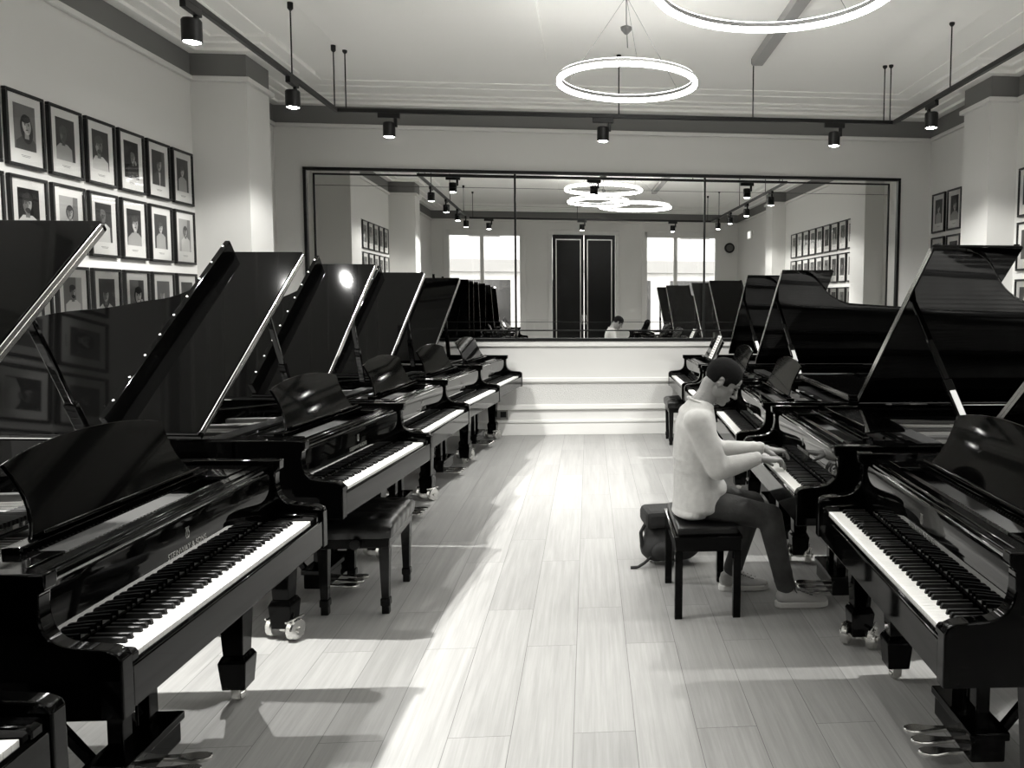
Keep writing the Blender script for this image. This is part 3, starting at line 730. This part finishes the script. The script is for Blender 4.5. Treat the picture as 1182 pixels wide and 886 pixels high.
for lb, x, y, al in (
    ('black track spotlight at the upper left edge of the photo', TX0, 5.06, 'y'), ('black track spotlight beside the left column', TX0, 6.68, 'y'),
    ('black track spotlight above the left end of the mirror', -1.85, TY, 'x'), ('black track spotlight above the middle of the mirror', .135, TY, 'x'), ('black track spotlight above the right end of the mirror', 2.38, TY, 'x'),
    ('black track spotlight beside the right column', TX1, 6.90, 'y'),
    ('black track spotlight on the left side, third from the mirror', TX0, 3.55, 'y'), ('black track spotlight on the left side nearest the windows', TX0, 2.2, 'y'),
    ('black track spotlight on the right side, second from the mirror', TX1, 5.2, 'y'), ('black track spotlight on the right side, third from the mirror', TX1, 3.75, 'y'), ('black track spotlight on the right side nearest the windows', TX1, 2.5, 'y'),
    ('black track spotlight in front of the left window', -1.9, TY0, 'x'), ('black track spotlight in front of the black double door', .1, TY0, 'x'), ('black track spotlight in front of the right window', 2.1, TY0, 'x')):
    spot(lb, x, y, al, .10 if y < 2 else (.45 if y < 2.6 else (1.5 if y < 3.6 else (.8 if y > 7.5 else 1.0))))

# ------------------------------------------------------------------ ring pendants
def ring(label, c, r, hub):
    o = thing('ring_pendant', label, 'pendant light', c, (0, 0, 0), 'glowing ring pendants')
    def tor(r_in, r_out, z0, z1, nm, m):
        b2 = bmesh.new(); n = 96; rr = []
        for rad, z in ((r_in, z0), (r_out, z0), (r_out, z1), (r_in, z1)): rr.append([b2.verts.new((rad*math.cos(2*PI*i/n), rad*math.sin(2*PI*i/n), z)) for i in range(n)])
        for q in range(4):
            a, b_ = rr[q], rr[(q+1) % 4]
            for i in range(n): b2.faces.new((a[i], a[(i+1) % n], b_[(i+1) % n], b_[i]))
        bmesh.ops.recalc_face_normals(b2, faces=b2.faces); return MB().merge(b2).mesh(nm, m, 40)
    hs = ob('ring_housing', tor(r-.022, r-.002, .004, .030, 'ring_housing', M['led_housing']), o)
    ob('diffuser', tor(r-.020, r+.012, -.022, .0035, 'diffuser', M['led']), hs)
    ob('added_fill_strip', tor(r-.020, r-.006, .0302, .034, 'added_fill_strip', M['ceiling_fill']), hs)  # unseen glowing strip added on the housing to lift the ceiling
    hb = Vector(hub)-Vector(c)
    ob('ceiling_rose', MB().lathe([(.0, -.03), (.055, -.03), (.06, -.02), (.06, 0)], hb, 24).mesh('ceiling_rose', M['led_housing']), o)
    for a in (35, 155, 275):
        p = (math.cos(R(a))*(r-.013), math.sin(R(a))*(r-.013), .03)
        ob('wire', MB().cyl(p, (hb.x, hb.y, hb.z-.02), .0018, n=6).mesh('wire', M['wire']), o)
    ob('driver_cable', MB().tube([(hb.x, hb.y, hb.z-.03), (hb.x, hb.y, hb.z-.20), (hb.x+.01, hb.y, hb.z-.4)], .004, 8).lathe([(.012, -.05), (.04, -.02), (.045, .0), (.012, .015)], (hb.x, hb.y, hb.z-.25), 16).mesh('driver_cable', M['led_housing']), o)
    return o
ring('glowing ring pendant in front of the mirror, whole in the photo', (.285, 6.08, 3.25), .507, (.285, 6.25, ZC))
ring('larger glowing ring pendant cut by the top edge of the photo', (1.02, 4.50, 3.36), .66, (1.02, 4.5, ZC))
ring('glowing ring pendant close under the ceiling, seen only in the mirror', (.45, 4.2, 3.70), .72, (.45, 4.2, ZC))

# ------------------------------------------------------------------ framed portraits
FWD, FHT = .355, .474
def frame_mesh():
    b = MB(); w_, h_, t = FWD/2, FHT/2, .021
    b.box(-w_, w_, -.026, 0, h_-t, h_, bev=.003); b.box(-w_, w_, -.026, 0, -h_, -h_+t, bev=.003)
    b.box(-w_, -w_+t, -.026, 0, -h_+t, h_-t, bev=.003); b.box(w_-t, w_, -.026, 0, -h_+t, h_-t, bev=.003)
    return b.mesh('frame', M['frame'])
def print_mesh(seed):
    rg = random.Random(seed); b = MB(); PW, PH = .100, .142; zc = .018
    lay = [0]
    def poly(pts, mi):
        lay[0] += 1; y = -.0125-.0002*lay[0]
        cl = [(max(-PW, min(PW, x)), max(-PH, min(PH, z))) for x, z in pts]
        b.quad([(x, y, z+zc) for x, z in cl], mi)
    def ell(cx, cz, rx, rz, mi, a=0, n=20, sq=0):
        pts = []
        for i in range(n):
            t = 2*PI*i/n; x, z = rx*math.cos(t), rz*math.sin(t)*(1-sq*.12*math.sin(t))
            pts.append((cx+x*math.cos(a)-z*math.sin(a), cz+x*math.sin(a)+z*math.cos(a)))
        poly(pts, mi)
    bg = rg.choice([0, 1, 1, 2, 3, 3, 4]); face = rg.choice([3, 4, 4, 5]) if bg < 3 else rg.choice([4, 5]); hair = rg.choice([0, 0, 1, 2]) if bg > 1 else rg.choice([1, 2, 3])
    cloth = rg.choice([0, 1, 4, 5, 2]); 
    if abs(cloth-bg) < 1: cloth = (bg+3) % 6
    poly([(-PW, -PH), (PW, -PH), (PW, PH), (-PW, PH)], bg)
    if rg.random() < .4: poly([(rg.uniform(.0, .06), -PH), (PW, -PH), (PW, PH), (rg.uniform(.0, .06), PH)], max(0, min(5, bg+rg.choice([-1, 1]))))
    hx, hz, s = rg.uniform(-.025, .025), rg.uniform(.015, .05), rg.uniform(.8, 1.35); tl = rg.uniform(-.25, .25)
    hs = rg.choice(['short', 'long', 'short', 'bob', 'swept'])
    # shoulders
    sw = .085*s
    poly([(hx-sw, -PH), (hx+sw, -PH), (hx+sw*.95, hz-.085*s), (hx+.035*s, hz-.058*s), (hx-.035*s, hz-.058*s), (hx-sw*.95, hz-.088*s)], cloth)
    if hs == 'long': ell(hx, hz-.02*s, .046*s, .075*s, hair, tl)
    if hs == 'bob': ell(hx, hz, .047*s, .056*s, hair, tl)
    poly([(hx-.016*s, hz-.07*s), (hx+.016*s, hz-.07*s), (hx+.015*s, hz-.02*s), (hx-.015*s, hz-.02*s)], max(0, face-1))
    ell(hx, hz, .032*s, .044*s, face, tl, sq=1)
    ell(hx+.012*s*(1 if tl > 0 else -1), hz-.003*s, .018*s, .036*s, max(0, face-1), tl)
    # hair, brows, eyes, nose, mouth
    ell(hx-.004*s, hz+.030*s, .034*s, .020*s, hair, tl)
    if hs == 'swept': ell(hx+.012*s, hz+.036*s, .030*s, .017*s, hair, tl-.5)
    if hs in ('short', 'swept'): ell(hx-.029*s, hz+.016*s, .008*s, .022*s, hair, tl)
    dk = max(0, min(face-2, 1))
    for e in (-1, 1):
        ell(hx+e*.013*s, hz+.007*s, .0075*s, .0022*s, dk, tl); ell(hx+e*.013*s, hz+.001*s, .0055*s, .003*s, dk, tl)
    ell(hx+.002*s, hz-.010*s, .004*s, .008*s, max(0, face-1), tl); ell(hx, hz-.024*s, .010*s, .0028*s, dk, tl)
    r_ = rg.random()
    if r_ < .3: ell(hx, hz-.034*s, .020*s, .014*s, max(0, hair), tl)          # beard
    elif r_ < .55:                                                            # hand raised to the face
        ell(hx+.038*s, hz-.045*s, .014*s, .024*s, face, .4); poly([(hx+.04*s, hz-.06*s), (hx+.062*s, hz-.055*s), (hx+.085*s, -PH), (hx+.04*s, -PH)], cloth)
    elif r_ < .7: poly([(hx-.012*s, hz-.062*s), (hx+.012*s, hz-.062*s), (hx+.005, -PH), (hx-.005, -PH)], 5 if cloth < 3 else 0)   # shirt front
    for k_ in range(2): b.quad([(-.045+.01*k_, -.0128, -.158-.008*k_), (.045-.01*k_, -.0128, -.158-.008*k_), (.045-.01*k_, -.0128, -.1605-.008*k_), (-.045+.01*k_, -.0128, -.1605-.008*k_)], 2)
    return b.mesh('portrait_print', P, 0)
NV = 16
def picture(label, group, loc, rotz, var):
    o = ob('framed_portrait', cached('frame', frame_mesh), None, loc, (0, 0, rotz)); tag(o, label, 'picture', group)
    ob('mount', cached('mount', lambda: MB().box(-FWD/2+.015, FWD/2-.015, -.012, -.002, -FHT/2+.015, FHT/2-.015).mesh('mount', M['mount'], 0)), o)
    ob('portrait_print', cached(('print', var), lambda: print_mesh(100+var)), o)
    ob('glass', cached('glass', lambda: MB().quad([(-FWD/2+.018, -.021, -FHT/2+.018), (FWD/2-.018, -.021, -FHT/2+.018), (FWD/2-.018, -.021, FHT/2-.018), (-FWD/2+.018, -.021, FHT/2-.018)]).mesh('glass', M['pane'], 0)), o)
    return o
ROWS = [('top', 2.945), ('middle', 2.418), ('third', 1.862)]
ORD = ['first', 'second', 'third', 'fourth', 'fifth', 'sixth', 'seventh', 'eighth', 'ninth', 'tenth']
rv = random.Random(3)
seqs = {}
def nv(key):
    a = rv.randrange(NV)
    while a in seqs.get(key, [])[-3:]: a = rv.randrange(NV)
    seqs.setdefault(key, []).append(a); return a
PITCHF = .401
for c in range(10):
    for rn, zt in ROWS:
        y = 7.545-PITCHF*c
        picture('black-framed portrait on the left wall, %s row, %s from the column by the mirror' % (rn, ORD[c]), 'framed portraits on the left wall', (XL+.004, y, zt-FHT/2), PI/2, nv('L'))
        picture('black-framed portrait on the right wall, %s row, %s from the column by the mirror' % (rn, ORD[c]), 'framed portraits on the right wall', (XR-.004, y-.02, zt-FHT/2), -PI/2, nv('R'))
for c, y in enumerate((9.53, 9.11)):
    for rn, zt in ROWS:
        picture('black-framed portrait in the right corner by the mirror, %s row, %s' % (rn, ['nearer the mirror', 'nearer the column'][c]), 'framed portraits in the right corner', (XR-.004, y, zt-FHT/2), -PI/2, nv('C'))
for c in range(3):
    for rn, zt in ROWS:
        picture('black-framed portrait on the left wall towards the windows, %s row, %s from the column' % (rn, ORD[c]), 'framed portraits beside the windows', (XL+.004, 2.78-.401*c, zt-FHT/2), PI/2, nv('F'))
for c in range(2):
    for rn, zt in ROWS:
        picture('black-framed portrait on the right wall towards the windows, %s row, %s from the column' % (rn, ORD[c]), 'framed portraits beside the windows', (XR-.004, 2.4-.401*c, zt-FHT/2), -PI/2, nv('F'))

# ------------------------------------------------------------------ the man at the piano (faces +x, right side towards the camera)
man = thing('person', 'man in a pale jumper, dark jeans and pale shoes playing the piano, head bowed', 'person', (.61, 4.3, 0))
org = Vector((.61, 4.3, 0))
def W(x, y, z): return (x-org.x, y-org.y, z)
YM = 4.29
HC = Vector(W(.722, YM, 1.212))
HR = Matrix(((math.cos(R(39)), 0, math.sin(R(39))), (0, 1, 0), (-math.sin(R(39)), 0, math.cos(R(39)))))   # local x = face direction, z = crown
HR = Matrix.Rotation(R(-4), 3, 'Z') @ HR
def H(f, s, u): return tuple(HC+HR @ Vector((f, s, u)))
b = MB()
def hs_(f, s, u, r, sub=3): b.sph(H(f, s, u), r, sub, 0, HR)
# skull, face, jaw
hs_(-.018, 0, .028, (.092, .073, .088)); hs_(.010, 0, .010, (.080, .066, .088)); hs_(.032, 0, -.045, (.056, .056, .062)); hs_(.045, 0, -.085, (.042, .042, .034)); hs_(.072, 0, -.096, (.022, .024, .020))
for s in (-1, 1):
    hs_(.010, s*.045, -.062, (.042, .018, .036)); hs_(.052, s*.030, -.018, (.030, .026, .024)); hs_(.078, s*.026, .026, (.016, .028, .009))
    # ear: rim, lobe
    e = MB()
    for k_ in range(13):
        a = R(-150+k_*25); b.sph(H(-.014+.0135*math.cos(a), s*(.0715+.003*math.sin(a)), -.016+.024*math.sin(a)), .0048, 2)
    hs_(-.008, s*.068, -.016, (.012, .005, .021)); hs_(-.009, s*.068, -.038, (.007, .005, .009))
hs_(.080, 0, -.066, (.018, .024, .014))                       # mouth area
hs_(.092, 0, -.060, (.008, .020, .0055)); hs_(.090, 0, -.072, (.008, .017, .006))   # lips
b.chain([(H(.086, 0, .014), .010), (H(.100, 0, -.012), .0105), (H(.112, 0, -.030), .012)], 2, .3)     # nose
for s in (-1, 1): hs_(.098, s*.011, -.036, (.011, .008, .008), 2)
hs_(.060, 0, .042, (.030, .048, .034))                        # forehead
# neck
NB = W(.600, YM, 1.085)
b.chain([(H(-.035, 0, -.055), (.058, .056, .055)), (W(.640, YM, 1.135), (.060, .058, .06)), (NB, (.066, .075, .06))])
# hidden core of the body, kept well inside the clothes
SH = {-1: (.565, 4.125, 1.015), 1: (.575, 4.455, 1.015)}
EL = {-1: (.668, 4.085, .768), 1: (.735, 4.515, .785)}
WR = {-1: (.895, 4.150, .812), 1: (.975, 4.425, .812)}
HIP = {-1: (.575, 4.195, .565), 1: (.575, 4.385, .565)}
KN = {-1: (.962, 4.160, .492), 1: (.925, 4.445, .492)}
AN = {-1: (1.052, 4.160, .105), 1: (.815, 4.430, .110)}
b.chain([(NB, (.06, .07, .05)), (W(.585, YM, .98), (.07, .12, .06)), (W(.575, YM, .8), (.07, .11, .08)), (W(.575, YM, .58), (.08, .12, .06))])
for s in (-1, 1):
    b.chain([(W(.585, YM, 1.01), .05), (W(*SH[s]), .038), (W(*EL[s]), .030), (W(*WR[s]), .024)])
    b.chain([(W(*HIP[s]), .055), (W(*KN[s]), .042), (W(*AN[s]), .030), (W(AN[s][0]+.01, AN[s][1], .06), .030)])
# hands: palm, four unequal bent fingers, thumb from the side of the palm
def hand(s, wr, yaw, drop, reach):
    w_ = Vector(W(*wr)); fd = Vector((math.cos(yaw), math.sin(yaw), -drop)).normalized()
    sd = fd.cross(Vector((0, 0, 1))).normalized()            # to the right of the hand
    up_ = sd.cross(fd).normalized()
    th = -1 if s < 0 else 1                                   # thumb side: left for the right hand
    def Q(a, c, u): return tuple(w_+fd*a+sd*c+up_*u)
    b.chain([(Q(0, 0, 0), .0255), (Q(.025, 0, .002), .024)])
    for c in (-.027, -.009, .009, .027):
        b.chain([(Q(.018, c*.7, 0), .016), (Q(.085, c, .006), .0135)], 2, .4)
    L = {0: .074, 1: .083, 2: .077, 3: .060}
    for k_, c in enumerate((-.029, -.010, .010, .028)):
        kk = k_ if th < 0 else 3-k_                           # index finger next to the thumb
        l = L[kk]; sp_ = c*1.35; rr = .0088 if kk < 3 else .0078
        j0 = Q(.085, c, .008); j1 = Q(.085+l*.46, sp_, .016-reach*.2); j2 = Q(.085+l*.76, sp_*1.05, -.004-reach); j3 = Q(.085+l*.90, sp_*1.07, -.026-reach)
        b.chain([(j0, rr+.0016), (j1, rr)], 2, .35); b.chain([(j1, rr), (j2, rr*.93)], 2, .35); b.chain([(j2, rr*.93), (j3, rr*.86)], 2, .35)
    b.chain([(Q(.020, th*.020, -.004), .0155), (Q(.052, th*.045, -.012), .0125)], 2, .35)
    b.chain([(Q(.052, th*.045, -.012), .0115), (Q(.086, th*.054, -.020-reach*.5), .0095), (Q(.108, th*.050, -.030-reach*.5), .0085)], 2, .35)
hand(-1, WR[-1], R(9), .20, .004)
hand(1, WR[1], R(-4), .22, .004)
body = ob('body', remeshed(b, 'body', M['skin'], .0042, 3, .45), man)
# face details
for s in (-1, 1):
    ob('eyebrow', MB().chain([(H(.0885, s*.013, .029), (.005, .006, .004)), (H(.088, s*.029, .033), (.006, .008, .004)), (H(.077, s*.046, .030), (.005, .006, .0035))], 2, .5).mesh('eyebrow', M['hair']), man)
    ob('eyelashes', MB().chain([(H(.084, s*.021, .006), .003), (H(.084, s*.031, .004), .0035), (H(.072, s*.043, .005), .0028)], 1, .5).mesh('eyelashes', M['hair']), man)
# hair: a close crop over the skull that stops at the hairline, ears and nape
b = MB()
for i in range(1500):
    u = 1-2*(i+.5)/1500; a = i*2.399963; r_ = math.sqrt(1-u*u); d_ = Vector((r_*math.cos(a), r_*math.sin(a), u))
    f, s_, z = -.011+d_.x*.0945, d_.y*.0705, .028+d_.z*.0855
    side = abs(s_) > .035
    if f > .066: low = .050+.02*(f-.066)/.02                   # forehead hairline
    elif f > .030: low = .022 if side else .045                 # temples
    elif f > .004: low = -.022 if side else .03                 # sideburn in front of the ear
    elif f > -.034: low = .016 if side else .02                 # above the ear
    else: low = -.072+max(0, (f+.06))*.6                        # nape
    if z < low: continue
    t = min(1, (z-low)/.05)
    b.sph(H(f, s_, z), .0062+.0055*t, 1)
ob('hair', remeshed(b, 'hair', M['hair'], .005, 5), man)
# jumper
b = MB()
b.chain([(W(.594, YM, 1.088), (.074, .084, .040)), (W(.582, YM, 1.04), (.095, .150, .045)), (W(.575, YM, .97), (.112, .182, .07)), (W(.572, YM, .86), (.118, .178, .08)), (W(.585, YM, .72), (.130, .180, .08)), (W(.598, YM, .62), (.142, .202, .07)), (W(.592, YM, .545), (.142, .212, .055))], 3, .3)
b.sph(W(.545, YM, .515), (.095, .205, .045), 3); b.sph(W(.675, YM, .635), (.072, .165, .055), 3)
for s in (-1, 1):
    b.chain([(W(.580, YM+s*.11, 1.025), (.085, .07, .05)), (W(*SH[s]), (.078, .062, .062)), (W(SH[s][0]+.05, SH[s][1]+s*.01, .90), (.070, .060, .062)), (W(*EL[s]), (.060, .054, .058))], 3, .25)
    e, w_ = Vector(W(*EL[s])), Vector(W(*WR[s]))
    b.chain([(tuple(e), (.060, .054, .058)), (tuple(e.lerp(w_, .35)), .054), (tuple(e.lerp(w_, .72)), .044), (tuple(e.lerp(w_, .93)), .036)], 3, .25)
    # folds at the elbow and cuff
    for t, rr in ((.08, .060), (.24, .0565), (.80, .043), (.94, .0385), (1.0, .034)): b.sph(tuple(e.lerp(w_, t)+Vector((0, 0, .003))), (rr*.45, rr, rr), 3)
for z, dx, rr in ((.50, -.03, (.110, .190, .02)), (.66, .02, (.135, .186, .02)), (.74, .0, (.134, .184, .02)), (.80, -.01, (.124, .180, .018))):
    b.sph(W(.585+dx, YM, z), rr, 3)
jp = ob('jumper', remeshed(b, 'jumper', M['wool'], .0085, 5), man)
b = MB()
for i in range(64):
    a = 2*PI*i/64; b.sph(W(.600+.066*math.cos(a), YM+.074*math.sin(a), 1.096-.026*math.cos(a)), .0095, 2)
ob('collar', remeshed(b, 'collar', M['wool'], .006, 3), jp)
# jeans
b = MB()
b.chain([(W(.60, YM-.06, .57), (.105, .095, .075)), (W(.60, YM+.06, .57), (.105, .095, .075))], 3, .3)
for s in (-1, 1):
    h_, k_, a_ = Vector(W(*HIP[s])), Vector(W(*KN[s])), Vector(W(*AN[s]))
    b.chain([(tuple(h_), (.088, .086, .084)), (tuple(h_.lerp(k_, .5)), (.085, .082, .080)), (tuple(h_.lerp(k_, .85)), (.072, .070, .070)), (tuple(k_), (.070, .066, .070))], 3, .25)
    b.chain([(tuple(k_), (.070, .066, .070)), (tuple(k_.lerp(a_, .3)), .064), (tuple(k_.lerp(a_, .7)), .055), (tuple(a_+Vector((0, 0, .015))), .053)], 3, .25)
    for t in (.80, .88, .95, 1.0): b.sph(tuple(k_.lerp(a_, t)+Vector((.003*math.sin(t*90), 0, .012))), (.057, .055, .012), 3)
    for t in (.78, .9): b.sph(tuple(h_.lerp(k_, t)+Vector((0, 0, -.006))), (.014, .072, .071), 3)
ob('jeans', remeshed(b, 'jeans', M['denim'], .0085, 4), man)
# shoes
def shoe(ax, ay, yaw, tilt):
    """heel at the local origin, toe along +x"""
    b = MB()
    b.chain([((.045, 0, .055), (.045, .036, .040)), ((.12, 0, .050), (.05, .042, .038)), ((.20, 0, .036), (.05, .046, .028)), ((.245, 0, .032), (.042, .042, .022))], 3, .25)
    b.chain([((.05, 0, .085), (.042, .036, .022)), ((.10, 0, .078), (.045, .034, .026)), ((.15, 0, .062), (.04, .034, .024))], 3, .3)
    up_ = remeshed(b, 'shoe', M['suede'], .006, 3)
    o = ob('shoe', up_, man, W(ax, ay, .001), (0, tilt, yaw))
    pts = []
    for x, hw in ((-.004, .0), (.0, .022), (.02, .036), (.08, .040), (.14, .045), (.20, .050), (.25, .044), (.28, .028), (.292, .0)): pts.append((x, hw))
    poly = pts+[(x, -w_) for x, w_ in pts[-2:0:-1]]
    ob('sole', MB().prism(poly, .0, .030, 'z', bev=.006).mesh('sole', M['sole']), o)
    lb = MB()
    for k_ in range(5):
        x = .115+k_*.022; z = .104-k_*.009
        lb.bar((x, -.026, z-.010), (x+.012, .026, z-.008), .006, .004); lb.bar((x+.012, -.026, z-.012), (x, .026, z-.008), .006, .004)
    for sg in (-1, 1): lb.tube([(.11, 0, .108), (.10, sg*.02, .112), (.095, sg*.034, .10), (.105, sg*.042, .085)], .003, 6)
    ob('laces', lb.mesh('laces', M['lace']), o)
shoe(1.000, 4.155, R(2), 0)
shoe(.735, 4.430, R(1), 0)

# ------------------------------------------------------------------ light
wd = bpy.data.worlds.new('overcast_sky'); scn.world = wd; wd.use_nodes = True
bgn = wd.node_tree.nodes['Background']; bgn.inputs[0].default_value = (1.0, .99, .97, 1); bgn.inputs[1].default_value = 2.6

scn.view_settings.view_transform = 'Standard'; scn.view_settings.look = 'None'
scn.view_settings.exposure = 0.88; scn.view_settings.gamma = 1.0; scn.view_settings.use_curve_mapping = False
scn.cycles.use_denoising = True
scn.cycles.max_bounces = 10; scn.cycles.diffuse_bounces = 5; scn.cycles.glossy_bounces = 6; scn.cycles.transparent_max_bounces = 12
scn.cycles.sample_clamp_indirect = 4.0
